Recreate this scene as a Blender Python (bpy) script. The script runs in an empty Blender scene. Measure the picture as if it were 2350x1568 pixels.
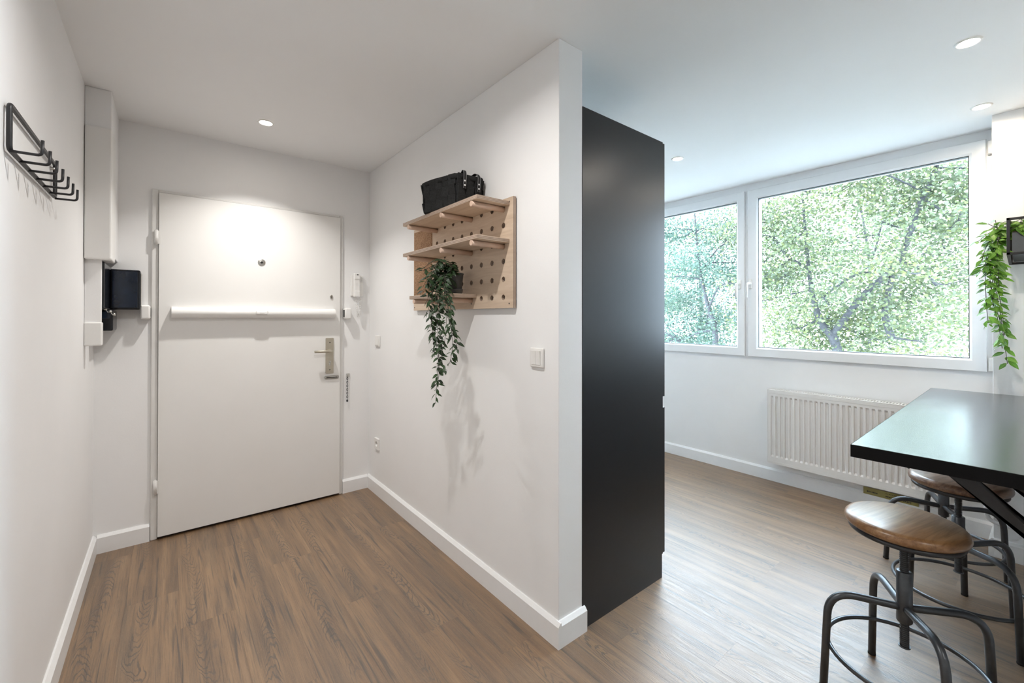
import bpy, bmesh, math, random
import numpy as np
from mathutils import Vector, Matrix

# ------------------------------------------------------------------ camera, light, exposure
scene = bpy.context.scene
COL = scene.collection
PI = math.pi
CAM = Vector((0.0, 0.0, 1.31))
F, CX, CY = 990.34, 1175.81, 724.48
YAW, PITCH, ROLL = math.radians(38.612), math.radians(0.286), math.radians(0.081)
fw = Vector((math.sin(YAW) * math.cos(PITCH), math.cos(YAW) * math.cos(PITCH), math.sin(PITCH)))
rt = Vector((math.cos(YAW), -math.sin(YAW), 0))
up = rt.cross(fw)
r2 = rt * math.cos(ROLL) + up * math.sin(ROLL)
u2 = up * math.cos(ROLL) - rt * math.sin(ROLL)
cd = bpy.data.cameras.new('camera')
cd.sensor_fit = 'HORIZONTAL'
cd.sensor_width = 36
cd.lens = F / 2350 * 36
cd.shift_x = (1175 - CX) / 2350
cd.shift_y = (CY - 784) / 2350
cd.clip_start = 0.02
cam = bpy.data.objects.new('camera', cd)
M = Matrix((r2, u2, -fw)).transposed().to_4x4()
M.translation = CAM
cam.matrix_world = M
COL.objects.link(cam)
scene.camera = cam

SKY = 14.0            # overcast sky
HALL_W = 16.5          # hall downlight
LIVING_W = 10
scene.view_settings.view_transform = 'Standard'
scene.view_settings.look = 'None'
scene.view_settings.gamma = 1
scene.view_settings.use_curve_mapping = False
scene.view_settings.exposure = 1.02

world = bpy.data.worlds.new('world')
scene.world = world
world.use_nodes = True
bg = world.node_tree.nodes['Background']
bg.inputs[0].default_value = (0.68, 0.835, 1.0, 1)
bg.inputs[1].default_value = SKY

random.seed(7)
rng = np.random.default_rng(11)

# ------------------------------------------------------------------ room measures (metres)
H = 2.4365
XL, YD, XP, YP, XQ = -0.319, 3.313, 1.225, 1.2355, 1.3634
XC, ZC = 1.962, 2.203
XW, XS, XR, YR = 3.823, 3.803, 3.568, 0.208


def ray(px, py):
    return fw + r2 * ((px - CX) / F) - u2 * ((py - CY) / F)


def on_x(px, py, v):
    d = ray(px, py)
    return CAM + d * (v / d.x)


# ------------------------------------------------------------------ materials
def new_mat(name):
    m = bpy.data.materials.new(name)
    m.use_nodes = True
    nt = m.node_tree
    return m, nt, nt.nodes['Principled BSDF'], nt.links


def noise(nt, vec, scale, detail=3, rough=.55, dist=0):
    n = nt.nodes.new('ShaderNodeTexNoise')
    n.inputs['Scale'].default_value = scale
    n.inputs['Detail'].default_value = detail
    n.inputs['Roughness'].default_value = rough
    n.inputs['Distortion'].default_value = dist
    if vec is not None:
        nt.links.new(vec, n.inputs['Vector'])
    return n.outputs['Fac']


def mapping(nt, vec, scale=(1, 1, 1), loc=(0, 0, 0), rot=(0, 0, 0)):
    n = nt.nodes.new('ShaderNodeMapping')
    n.inputs['Scale'].default_value = scale
    n.inputs['Location'].default_value = loc
    n.inputs['Rotation'].default_value = rot
    nt.links.new(vec, n.inputs['Vector'])
    return n.outputs[0]


def ramp(nt, fac, stops):
    n = nt.nodes.new('ShaderNodeValToRGB')
    cr = n.color_ramp
    while len(cr.elements) < len(stops):
        cr.elements.new(0.5)
    for e, (p, c) in zip(cr.elements, stops):
        e.position = p
        e.color = c if len(c) == 4 else (*c, 1)
    nt.links.new(fac, n.inputs[0])
    return n.outputs[0]


def mth(nt, op, a, b=None, clamp=False):
    n = nt.nodes.new('ShaderNodeMath')
    n.operation = op
    n.use_clamp = clamp
    for i, v in enumerate((a, b)):
        if v is None:
            continue
        if isinstance(v, (int, float)):
            n.inputs[i].default_value = v
        else:
            nt.links.new(v, n.inputs[i])
    return n.outputs[0]


def mixc(nt, fac, a, b, mode='MIX'):
    n = nt.nodes.new('ShaderNodeMix')
    n.data_type = 'RGBA'
    n.blend_type = mode
    for idx, v in ((0, fac), (6, a), (7, b)):
        if isinstance(v, (int, float)):
            n.inputs[idx].default_value = v
        elif isinstance(v, tuple):
            n.inputs[idx].default_value = (*v, 1)
        else:
            nt.links.new(v, n.inputs[idx])
    return n.outputs[2]


def bump(nt, bsdf, height, strength=.3, distance=.01):
    n = nt.nodes.new('ShaderNodeBump')
    n.inputs['Strength'].default_value = strength
    n.inputs['Distance'].default_value = distance
    nt.links.new(height, n.inputs['Height'])
    nt.links.new(n.outputs[0], bsdf.inputs['Normal'])


def objco(nt):
    return nt.nodes.new('ShaderNodeTexCoord').outputs['Object']


def plain(name, col, rough=.5, metal=0, spec=.5, vary=.04, nscale=30, bmp=0, bscale=200):
    m, nt, b, L = new_mat(name)
    oc = objco(nt)
    n = noise(nt, oc, nscale, 3)
    lo = tuple(max(0, c * (1 - vary)) for c in col)
    hi = tuple(min(1, c * (1 + vary)) for c in col)
    L.new(ramp(nt, n, [(.3, lo), (.7, hi)]), b.inputs['Base Color'])
    b.inputs['Roughness'].default_value = rough
    b.inputs['Metallic'].default_value = metal
    b.inputs['Specular IOR Level'].default_value = spec
    if bmp:
        bump(nt, b, noise(nt, oc, bscale, 2), bmp, .002)
    return m


MAT = {}
MAT['wall'] = plain('wall_paint', (.875, .872, .87), .6, spec=.35, vary=.012, nscale=3, bmp=.12, bscale=120)
MAT['ceiling'] = plain('ceiling_paint', (.885, .885, .885), .7, spec=.25, vary=.01, nscale=2, bmp=.06, bscale=90)
MAT['trim'] = plain('trim_paint', (.86, .86, .86), .4, vary=.01)
MAT['doorwhite'] = plain('door_lacquer', (.82, .81, .79), .38, vary=.012, nscale=4, bmp=.05, bscale=60)
MAT['framewhite'] = plain('frame_lacquer', (.76, .75, .73), .35, vary=.03, nscale=14)
MAT['plastic'] = plain('white_plastic', (.84, .83, .81), .32, vary=.01)
MAT['upvc'] = plain('white_upvc', (.83, .84, .85), .28, vary=.008)
MAT['rubber'] = plain('dark_gasket', (.03, .034, .038), .5)
MAT['dark'] = plain('dark_gap', (.012, .012, .012), .7)
MAT['blackmetal'] = plain('black_metal', (.016, .016, .018), .42, vary=.1)
MAT['gunmetal'] = plain('gunmetal_tube', (.088, .095, .104), .33, metal=.6, vary=.08, nscale=60)
MAT['blackboard'] = plain('matt_black_front', (.012, .013, .015), .32, spec=.4, vary=.05)
MAT['tabletop'] = plain('black_table_laminate', (.008, .010, .011), .24, spec=.6, vary=.05)
for k_ in ('tabletop',):
    b_ = MAT[k_].node_tree.nodes['Principled BSDF']
    b_.inputs['Coat Weight'].default_value = .6
    b_.inputs['Coat Roughness'].default_value = .2
    b_.inputs['Coat IOR'].default_value = 1.55
MAT['edgeband'] = plain('black_edge_band', (.007, .007, .0075), .7, spec=.12)
MAT['chrome'] = plain('steel', (.58, .57, .54), .28, metal=1, vary=.05)
MAT['handle_metal'] = plain('champagne_metal', (.50, .46, .38), .36, metal=.75, vary=.04)
MAT['meter'] = plain('meter_bakelite', (.005, .006, .009), .2, spec=.35, vary=.2)
MAT['meterblue'] = plain('meter_glass', (.003, .009, .024), .08, spec=.4, vary=.25, nscale=14)
MAT['radiator'] = plain('radiator_enamel', (.80, .785, .765), .35, vary=.008)
MAT['potgrey'] = plain('grey_pot', (.085, .09, .095), .55, vary=.06)
MAT['felt'] = plain('black_felt', (.024, .0245, .025), .95, spec=.15, vary=.55, nscale=420, bmp=.7, bscale=600)
MAT['strap'] = plain('black_strap', (.009, .009, .01), .6, vary=.1)
MAT['stitch'] = plain('grey_stitch', (.35, .35, .36), .7)
MAT['rivet'] = plain('white_rivet', (.9, .9, .9), .25)
MAT['soil'] = plain('soil', (.03, .022, .015), .95, vary=.4, nscale=200)
MAT['sticker'] = plain('yellow_sticker', (.33, .29, .10), .5, vary=.05)
MAT['stickerink'] = plain('sticker_ink', (.03, .03, .025), .6)
MAT['bark'] = plain('bark', (.022, .022, .024), .9, vary=.4, nscale=30)
MAT['shaded_ground'] = plain('shaded_paving', (.11, .12, .11), .95, vary=.15, nscale=2)  # ground colour darkened for tree shade, so less light bounces to the ceiling
MAT['render'] = plain('building_render', (.75, .75, .76), .8, vary=.03, nscale=1)
MAT['bglass'] = plain('building_glass', (.25, .3, .34), .1, vary=.1)
MAT['twig'] = plain('plant_twig', (.045, .04, .03), .7, vary=.2)
MAT['screwgrey'] = plain('thread_steel', (.05, .052, .056), .35, metal=.6)


def wood_floor():
    m, nt, b, L = new_mat('vinyl_plank')
    oc = objco(nt)
    info = nt.nodes.new('ShaderNodeObjectInfo')
    rnd = info.outputs['Random']
    cmb = nt.nodes.new('ShaderNodeCombineXYZ')
    L.new(mth(nt, 'MULTIPLY', rnd, 37.0), cmb.inputs[0])
    L.new(mth(nt, 'MULTIPLY', rnd, 91.0), cmb.inputs[1])
    L.new(mth(nt, 'MULTIPLY', rnd, 53.0), cmb.inputs[2])
    va = nt.nodes.new('ShaderNodeVectorMath')
    va.operation = 'ADD'
    L.new(oc, va.inputs[0])
    L.new(cmb.outputs[0], va.inputs[1])
    v = va.outputs[0]
    # strips of tone along the board
    tone = noise(nt, mapping(nt, v, (20, .8, 1)), 1.0, 3, .6, .3)
    base = ramp(nt, tone, [(.28, (.105, .054, .022)), (.43, (.185, .101, .042)), (.57, (.252, .142, .062)), (.74, (.322, .190, .088))])
    # grey weathered zones
    grey = noise(nt, mapping(nt, v, (10, 1.1, 1), (4, 9, 2)), 1.0, 5, .7, .5)
    gf = ramp(nt, grey, [(.50, (0, 0, 0)), (.68, (1, 1, 1))])
    c = mixc(nt, mth(nt, 'MULTIPLY', gf, .62), base, (.092, .062, .036))
    # cathedral arches along a wandering heart line
    sx = nt.nodes.new('ShaderNodeSeparateXYZ')
    L.new(oc, sx.inputs[0])
    wander = noise(nt, mapping(nt, v, (.01, 1.6, 1), (5, 2, 8)), 1.0, 2, .5)
    ctr = mth(nt, 'ADD', mth(nt, 'MULTIPLY', mth(nt, 'SUBTRACT', wander, .5), .22), mth(nt, 'MULTIPLY', mth(nt, 'SUBTRACT', mth(nt, 'FRACT', mth(nt, 'MULTIPLY', rnd, 7.3)), .5), .10))
    dxn = mth(nt, 'MULTIPLY', mth(nt, 'SUBTRACT', sx.outputs[0], ctr), 1 / .03)
    arch = mth(nt, 'MULTIPLY', mth(nt, 'MULTIPLY', dxn, dxn), 2.6)
    sgn = mth(nt, 'SUBTRACT', mth(nt, 'MULTIPLY', mth(nt, 'GREATER_THAN', mth(nt, 'FRACT', mth(nt, 'MULTIPLY', rnd, 3.7)), .5), 2.0), 1.0)
    along = mth(nt, 'MULTIPLY', mth(nt, 'MULTIPLY', sx.outputs[1], 26.0), sgn)
    wob = mth(nt, 'MULTIPLY', noise(nt, mapping(nt, v, (28, 4.5, 1), (1, 7, 3)), 1.0, 3, .6), 5.0)
    ph = mth(nt, 'ADD', mth(nt, 'ADD', arch, along), wob)
    rings = mth(nt, 'SINE', mth(nt, 'MULTIPLY', ph, 5.0))
    ringline = ramp(nt, rings, [(.30, (0, 0, 0)), (.95, (1, 1, 1))])
    band = ramp(nt, mth(nt, 'ABSOLUTE', dxn), [(.75, (1, 1, 1)), (1.0, (0, 0, 0))])
    rm = ramp(nt, noise(nt, mapping(nt, v, (9, 2.2, 1), (2, 6, 1)), 1.0, 3, .6), [(.40, (0, 0, 0)), (.56, (1, 1, 1))])
    rfac = mth(nt, 'MULTIPLY', mth(nt, 'MULTIPLY', mth(nt, 'MULTIPLY', ringline, rm), band), .8)
    c = mixc(nt, rfac, c, (.050, .036, .026))
    # fine straight grain
    pore = noise(nt, mapping(nt, v, (240, 5, 1)), 1.0, 4, .75)
    pf = ramp(nt, pore, [(.47, (0, 0, 0)), (.66, (1, 1, 1))])
    c = mixc(nt, mth(nt, 'MULTIPLY', pf, .6), c, (.068, .042, .024))
    speck = noise(nt, mapping(nt, v, (420, 90, 1), (3, 3, 3)), 1.0, 2, .7)
    c = mixc(nt, mth(nt, 'MULTIPLY', ramp(nt, speck, [(.5, (0, 0, 0)), (.72, (1, 1, 1))]), .25), c, (.34, .22, .125))
    # long dark cracks
    crack = noise(nt, mapping(nt, v, (60, 2.0, 1), (7, 1, 3)), 1.0, 3, .6, .5)
    cf = ramp(nt, crack, [(.57, (0, 0, 0)), (.68, (1, 1, 1))])
    c = mixc(nt, mth(nt, 'MULTIPLY', cf, .75), c, (.034, .024, .018))
    # knots
    vo = nt.nodes.new('ShaderNodeTexVoronoi')
    vo.inputs['Scale'].default_value = 1.0
    wv = nt.nodes.new('ShaderNodeVectorMath')
    wv.operation = 'ADD'
    L.new(mapping(nt, v, (7, 2.2, 1)), wv.inputs[0])
    nc_ = nt.nodes.new('ShaderNodeTexNoise')
    nc_.inputs['Scale'].default_value = 30
    L.new(v, nc_.inputs['Vector'])
    sv = nt.nodes.new('ShaderNodeVectorMath')
    sv.operation = 'SCALE'
    sv.inputs[3].default_value = .08
    L.new(nc_.outputs['Color'], sv.inputs[0])
    L.new(sv.outputs[0], wv.inputs[1])
    L.new(wv.outputs[0], vo.inputs['Vector'])
    kf = ramp(nt, vo.outputs['Distance'], [(.03, (1, 1, 1)), (.085, (0, 0, 0))])
    c = mixc(nt, mth(nt, 'MULTIPLY', kf, .7), c, (.040, .030, .025))
    L.new(c, b.inputs['Base Color'])
    b.inputs['Roughness'].default_value = .46
    b.inputs['Specular IOR Level'].default_value = .7
    b.inputs['Coat Weight'].default_value = 1.0
    b.inputs['Coat Roughness'].default_value = .50
    b.inputs['Coat IOR'].default_value = 1.6
    hgt = mth(nt, 'SUBTRACT', 1.0, mth(nt, 'ADD', mth(nt, 'MULTIPLY', pf, .5), rfac))
    bump(nt, b, hgt, .4, .0012)
    L.new(b.inputs['Normal'].links[0].from_socket, b.inputs['Coat Normal'])
    return m


def ply(axis):
    m, nt, b, L = new_mat('birch_ply_' + 'xyz'[axis])
    oc = objco(nt)
    sep = nt.nodes.new('ShaderNodeSeparateXYZ')
    L.new(oc, sep.inputs[0])
    st = mth(nt, 'FRACT', mth(nt, 'MULTIPLY', sep.outputs[axis], 1 / .0058))
    sc = {0: (3, 1.2, 14), 2: (14, 1.2, 3)}[axis]
    g = noise(nt, mapping(nt, oc, sc), 3.0, 5, .6, .8)
    base = ramp(nt, g, [(.3, (.54, .41, .30)), (.5, (.62, .485, .365)), (.7, (.68, .55, .43))])
    n = nt.nodes.new('ShaderNodeNewGeometry')
    sepn = nt.nodes.new('ShaderNodeSeparateXYZ')
    L.new(n.outputs['Normal'], sepn.inputs[0])
    edge = mth(nt, 'LESS_THAN', mth(nt, 'ABSOLUTE', sepn.outputs[axis]), .5)
    lay = mth(nt, 'MULTIPLY', mth(nt, 'GREATER_THAN', st, .5), edge)
    edgecol = mixc(nt, edge, base, mixc(nt, .55, base, (.42, .32, .26)))
    L.new(mixc(nt, mth(nt, 'MULTIPLY', lay, .75), edgecol, (.20, .135, .105)), b.inputs['Base Color'])
    b.inputs['Roughness'].default_value = .55
    return m


def seat_wood(name, c1, c2, c3):
    m, nt, b, L = new_mat(name)
    oc = objco(nt)
    g = noise(nt, mapping(nt, oc, (2.5, 42, 42)), 1.6, 4, .65, .3)
    rg = mth(nt, 'SINE', mth(nt, 'MULTIPLY', noise(nt, mapping(nt, oc, (1.0, 13, 13), (3, 1, 2)), 1.2, 2, .5, .15), 60.0))
    base = ramp(nt, g, [(.25, c1), (.5, c2), (.75, c3)])
    L.new(mixc(nt, mth(nt, 'MULTIPLY', ramp(nt, rg, [(.5, (0, 0, 0)), (1, (1, 1, 1))]), .35), base, c1), b.inputs['Base Color'])
    b.inputs['Roughness'].default_value = .30
    b.inputs['Specular IOR Level'].default_value = .6
    bump(nt, b, g, .1, .001)
    return m


def cork():
    m, nt, b, L = new_mat('cork')
    oc = objco(nt)
    vo = nt.nodes.new('ShaderNodeTexVoronoi')
    vo.inputs['Scale'].default_value = 240
    L.new(oc, vo.inputs['Vector'])
    L.new(ramp(nt, vo.outputs['Color'], [(.1, (.20, .105, .055)), (.5, (.33, .19, .105)), (.9, (.44, .27, .16))]), b.inputs['Base Color'])
    b.inputs['Roughness'].default_value = .9
    return m


def leaf_mat(name, dark, light, rib, trans=.25):
    m, nt, b, L = new_mat(name)
    info = nt.nodes.new('ShaderNodeObjectInfo')
    oc = objco(nt)
    base = mixc(nt, info.outputs['Random'], dark, light)
    sep = nt.nodes.new('ShaderNodeSeparateXYZ')
    L.new(oc, sep.inputs[0])
    ribf = ramp(nt, mth(nt, 'ABSOLUTE', mth(nt, 'MULTIPLY', sep.outputs[1], 30.0)), [(0, (1, 1, 1)), (.06, (0, 0, 0))])
    L.new(mixc(nt, mth(nt, 'MULTIPLY', ribf, .6), base, rib), b.inputs['Base Color'])
    b.inputs['Roughness'].default_value = .46
    tr = nt.nodes.new('ShaderNodeBsdfTranslucent')
    L.new(base, tr.inputs[0])
    mx = nt.nodes.new('ShaderNodeMixShader')
    mx.inputs[0].default_value = trans
    L.new(b.outputs[0], mx.inputs[1])
    L.new(tr.outputs[0], mx.inputs[2])
    L.new(mx.outputs[0], nt.nodes['Material Output'].inputs[0])
    return m


def tree_leaf(name, c0, c1, c2):
    m, nt, b, L = new_mat(name)
    at = nt.nodes.new('ShaderNodeAttribute')
    at.attribute_name = 'tint'
    col = ramp(nt, at.outputs['Fac'], [(0, c0), (.55, c1), (1, c2)])
    L.new(col, b.inputs['Base Color'])
    b.inputs['Roughness'].default_value = .5
    tr = nt.nodes.new('ShaderNodeBsdfTranslucent')
    L.new(col, tr.inputs[0])
    mx = nt.nodes.new('ShaderNodeMixShader')
    mx.inputs[0].default_value = .5
    L.new(b.outputs[0], mx.inputs[1])
    L.new(tr.outputs[0], mx.inputs[2])
    L.new(mx.outputs[0], nt.nodes['Material Output'].inputs[0])
    return m


def glass():
    m, nt, b, L = new_mat('window_glass')
    nt.nodes.remove(b)
    tp = nt.nodes.new('ShaderNodeBsdfTransparent')
    tp.inputs[0].default_value = (.97, .985, .98, 1)
    gl = nt.nodes.new('ShaderNodeBsdfGlossy')
    gl.inputs['Roughness'].default_value = .02
    fr = nt.nodes.new('ShaderNodeFresnel')
    fr.inputs[0].default_value = 1.35
    mx = nt.nodes.new('ShaderNodeMixShader')
    L.new(mth(nt, 'MULTIPLY', fr.outputs[0], .5), mx.inputs[0])
    L.new(tp.outputs[0], mx.inputs[1])
    L.new(gl.outputs[0], mx.inputs[2])
    L.new(mx.outputs[0], nt.nodes['Material Output'].inputs[0])
    return m


def emit(name, col, strength):
    m, nt, b, L = new_mat(name)
    b.inputs['Emission Color'].default_value = (*col, 1)
    b.inputs['Emission Strength'].default_value = strength
    b.inputs['Base Color'].default_value = (.8, .8, .8, 1)
    return m


MAT['floor'] = wood_floor()
MAT['ply_x'] = ply(0)
MAT['ply_z'] = ply(2)
MAT['beech'] = plain('beech_dowel', (.64, .46, .355), .5, vary=.06, nscale=25)
MAT['cork'] = cork()
MAT['seat_a'] = seat_wood('mango_wood', (.15, .072, .029), (.28, .147, .064), (.38, .222, .108))
MAT['seat_b'] = seat_wood('walnut_wood', (.085, .045, .028), (.22, .125, .078), (.33, .21, .14))
MAT['leaf_dark'] = leaf_mat('ivy_leaf', (.010, .026, .009), (.030, .075, .022), (.05, .10, .04))
MAT['leaf_green'] = leaf_mat('bright_leaf', (.055, .17, .018), (.17, .36, .035), (.36, .5, .10), .35)
MAT['glass'] = glass()
MAT['bulb'] = emit('bulb_glow', (1, .93, .82), 60)


# ------------------------------------------------------------------ mesh builder
class MB:
    def __init__(self):
        self.bm = bmesh.new()

    def box(self, a, b, bevel=0, seg=2, smooth=False):
        c = [(a[i] + b[i]) / 2 for i in range(3)]
        s = [abs(b[i] - a[i]) for i in range(3)]
        g = bmesh.ops.create_cube(self.bm, size=1, matrix=Matrix.Translation(c) @ Matrix.Diagonal((*s, 1)))
        if bevel:
            ed = {e for v in g['verts'] for e in v.link_edges}
            r = bmesh.ops.bevel(self.bm, geom=list(ed), offset=bevel, segments=seg, affect='EDGES', profile=.5)
            if smooth:
                for f in r['faces']:
                    f.smooth = True
        return self

    def poly(self, pts, faces, smooth=False):
        vs = [self.bm.verts.new(p) for p in pts]
        for f in faces:
            try:
                fc = self.bm.faces.new([vs[i] for i in f])
                fc.smooth = smooth
            except ValueError:
                pass
        return self

    def prism(self, pts2, lo, hi, axis):
        """extrude a 2D outline along an axis; pts2 in the other two axes' order"""
        n = len(pts2)

        def p3(q, h):
            if axis == 0:
                return (h, q[0], q[1])
            if axis == 1:
                return (q[0], h, q[1])
            return (q[0], q[1], h)
        pts = [p3(q, lo) for q in pts2] + [p3(q, hi) for q in pts2]
        faces = [tuple(range(n))[::-1], tuple(range(n, 2 * n))]
        faces += [(i, (i + 1) % n, n + (i + 1) % n, n + i) for i in range(n)]
        self.poly(pts, faces)
        return self

    def lathe(self, prof, n=24, mat=None, cap=True, smooth=True):
        """prof: (r, z) list about local z"""
        mat = mat or Matrix.Identity(4)
        rows = []
        for r, z in prof:
            rows.append([self.bm.verts.new(mat @ Vector((r * math.cos(2 * PI * i / n), r * math.sin(2 * PI * i / n), z))) for i in range(n)])
        for a, b in zip(rows, rows[1:]):
            for i in range(n):
                f = self.bm.faces.new((a[i], a[(i + 1) % n], b[(i + 1) % n], b[i]))
                f.smooth = smooth
        if cap:
            self.bm.faces.new(rows[0][::-1])
            self.bm.faces.new(rows[-1])
        return self

    def cyl(self, p, q, r, n=16, r2=None):
        p, q = Vector(p), Vector(q)
        d = q - p
        m = Matrix.Translation(p) @ d.to_track_quat('Z', 'Y').to_matrix().to_4x4()
        return self.lathe([(r, 0), (r2 if r2 is not None else r, d.length)], n, m)

    def tube(self, path, r, n=12, closed=False, radii=None):
        pts = [Vector(p) for p in path]
        N = len(pts)
        tang = []
        for i in range(N):
            if closed:
                t = pts[(i + 1) % N] - pts[(i - 1) % N]
            else:
                t = pts[min(i + 1, N - 1)] - pts[max(i - 1, 0)]
            tang.append(t.normalized())
        nrm = tang[0].orthogonal().normalized()
        rows = []
        for i in range(N):
            t = tang[i]
            nrm = (nrm - t * nrm.dot(t))
            nrm = nrm.normalized() if nrm.length > 1e-6 else t.orthogonal().normalized()
            bi = t.cross(nrm)
            rr = radii[i] if radii else r
            rows.append([self.bm.verts.new(pts[i] + (nrm * math.cos(2 * PI * k / n) + bi * math.sin(2 * PI * k / n)) * rr) for k in range(n)])
        pairs = list(zip(rows, rows[1:]))
        for a, b in pairs:
            for k in range(n):
                f = self.bm.faces.new((a[k], a[(k + 1) % n], b[(k + 1) % n], b[k]))
                f.smooth = True
        if closed:
            a, b = rows[-1], rows[0]
            off = min(range(n), key=lambda o: (a[0].co - b[o].co).length)
            for k in range(n):
                f = self.bm.faces.new((a[k], a[(k + 1) % n], b[(k + 1 + off) % n], b[(k + off) % n]))
                f.smooth = True
        else:
            self.bm.faces.new(rows[0][::-1])
            self.bm.faces.new(rows[-1])
        return self

    def mesh(self, name):
        bmesh.ops.recalc_face_normals(self.bm, faces=self.bm.faces)
        me = bpy.data.meshes.new(name)
        self.bm.to_mesh(me)
        self.bm.free()
        return me


def add(name, me, mat=None, parent=None, loc=None, kind=None):
    if isinstance(me, MB):
        me = me.mesh(name)
    if mat is not None and not me.materials:
        me.materials.append(MAT[mat])
    o = bpy.data.objects.new(name, me)
    COL.objects.link(o)
    if parent is not None:
        o.parent = parent
    if loc is not None:
        o.location = loc
    if kind:
        o['kind'] = kind
    return o


def tag(o, label, cat, group=None):
    o['label'] = label
    o['category'] = cat
    if group:
        o['group'] = group
    return o


def thing(name, label, cat, loc=(0, 0, 0), rz=0, group=None):
    o = bpy.data.objects.new(name, None)
    o.empty_display_size = .05
    COL.objects.link(o)
    o.location = loc
    o.rotation_euler = (0, 0, rz)
    return tag(o, label, cat, group)


def struct(name, me, mat, label=None, cat=None, parent=None):
    o = add(name, me, mat, parent)
    o['kind'] = 'structure'
    if label:
        o['label'] = label
    if cat:
        o['category'] = cat
    return o


def copy_tree(o, parent=None):
    c = o.copy()
    COL.objects.link(c)
    if parent is not None:
        c.parent = parent
    for ch in list(o.children):
        copy_tree(ch, c)
    return c


def fillet(pts, r, n=6):
    """round the inner corners of a polyline"""
    pts = [Vector(p) for p in pts]
    out = [pts[0]]
    for a, b, c in zip(pts, pts[1:], pts[2:]):
        d1, d2 = (a - b), (c - b)
        rr = min(r, d1.length * .49, d2.length * .49)
        p, q = b + d1.normalized() * rr, b + d2.normalized() * rr
        for i in range(n + 1):
            t = i / n
            out.append(p * (1 - t) ** 2 + b * 2 * t * (1 - t) + q * t ** 2)
    out.append(pts[-1])
    return out


# ------------------------------------------------------------------ the setting
floor = struct('floor', MB().box((-.45, -2.7, -.06), (3.95, 3.45, -.006)), 'floor',
               'brown wood-look vinyl plank floor through hall and kitchen', 'floor')
PW = .195
seams = {0: 2.29, 3: 2.015, 4: 1.63, 12: .92, 1: 2.95, 2: 1.30, 5: 2.62, -1: 2.62, -2: 1.9, 9: 1.35, 10: .45, 11: 1.55, 13: .62, 14: 1.12, 15: .30, 8: .8, 7: 1.1, 6: .55}
PL = 1.28
plank_cache = {}
for r in range(-2, 20):
    x0, x1 = .048 + PW * r, .048 + PW * (r + 1)
    x0, x1 = max(x0, XL), min(x1, XW)
    s = seams.get(r, random.uniform(0, PL)) % PL
    ys = [s + PL * k for k in range(-3, 5)]
    for ya, yb in zip(ys, ys[1:]):
        ya, yb = max(ya, -1.5), min(yb, YD)
        if yb - ya < .02 or x1 - x0 < .02:
            continue
        w, l = round(x1 - x0, 3), round(yb - ya, 3)
        key = (w, l)
        if key not in plank_cache:
            g = .00012
            mb = MB().box((-w / 2 + g, -l / 2 + g, -.006), (w / 2 - g, l / 2 - g, 0))
            plank_cache[key] = mb.mesh('plank')
        add('plank', plank_cache[key], 'floor', floor, ((x0 + x1) / 2, (ya + yb) / 2, 0))

struct('wall_left', MB().box((XL - .1, -2.7, -.05), (XL, YD + .1, H)), 'wall', 'white painted left hall wall', 'wall')
DX0, DX1, DZ = -.066, 1.012, 2.055           # door opening with its frame
w = MB()
w.box((DX0 - .01, YD + .10, -.05), (DX1 + .01, YD + .12, DZ + .02))  # added unseen panel, blocks sky light leaking under the door
w.box((XL, YD, -.05), (DX0, YD + .12, H)).box((DX1, YD, -.05), (XQ, YD + .12, H)).box((DX0, YD, DZ), (DX1, YD + .12, H))
struct('wall_door', w, 'wall', 'white hall wall around the front door', 'wall')
struct('wall_partition', MB().box((XP, YP, -.05), (XQ, YD, H), .003, 2), 'wall', 'white partition wall carrying the pegboard shelf', 'wall')
struct('wall_kitchen', MB().box((XQ, YD, -.05), (XW + .1, YD + .12, H)), 'wall', 'white kitchen end wall behind the tall cabinet', 'wall')
w = MB()
w.box((XW, YR, -.05), (XW + .25, YD, .964)).box((XW, 2.99, .964), (XW + .25, YD, H))
struct('wall_right', w, 'wall', 'white wall below the wide window', 'wall')
struct('wall_pillar', MB().box((XR, -.42, -.05), (XW + .25, YR, H), .002, 1), 'wall', 'white pier to the right of the window', 'wall')
struct('wall_counter', MB().box((1.45, -.42, -.05), (XR, -.30, H)), 'wall', 'white wall behind the black bar table', 'wall')
struct('wall_side', MB().box((1.45, -2.7, -.05), (1.57, -.42, H)), 'wall')
struct('wall_rear', MB().box((XL - .1, -2.8, -.05), (1.57, -2.7, H)), 'wall')
struct('ceiling', MB().box((XL - .1, -2.8, H), (XW + .25, YD + .12, H + .12)), 'ceiling', 'white plaster ceiling', 'ceiling')

# baseboards: 10 cm high with a sloped top edge
BT, BH = .018, .10


def board_profile(sgn):
    return [(0, 0), (sgn * BT, 0), (sgn * BT, BH - .014), (sgn * .006, BH), (0, BH)]


def base_y(name, x, y0, y1, sgn):          # runs along y, grows towards sgn * x
    struct(name, MB().prism([(x + a, b) for a, b in board_profile(sgn)], y0, y1, 1), 'trim')


def base_x(name, y, x0, x1, sgn):
    struct(name, MB().prism([(y + a, b) for a, b in board_profile(sgn)], x0, x1, 0), 'trim')


base_y('baseboard_left', XL, -2.7, YD - .001, 1)
base_x('baseboard_door_left', YD, XL + BT, DX0 - .012, -1)
base_x('baseboard_door_right', YD, DX1 + .008, XP - BT, -1)
base_y('baseboard_partition', XP, YP - BT, YD, -1)
base_x('baseboard_partition_end', YP, XP - .001, XQ + .012, -1)
base_y('baseboard_right', XW, YR + .001, YD, -1)
base_y('baseboard_pillar', XR, -.30, YR, -1)
struct('baseboard_pillar_return', MB().prism([(YR + a, b) for a, b in board_profile(1)], XR - BT, XW - BT, 0), 'trim')
base_x('baseboard_counter', -.30, 1.45, XR - BT, 1)


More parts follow.
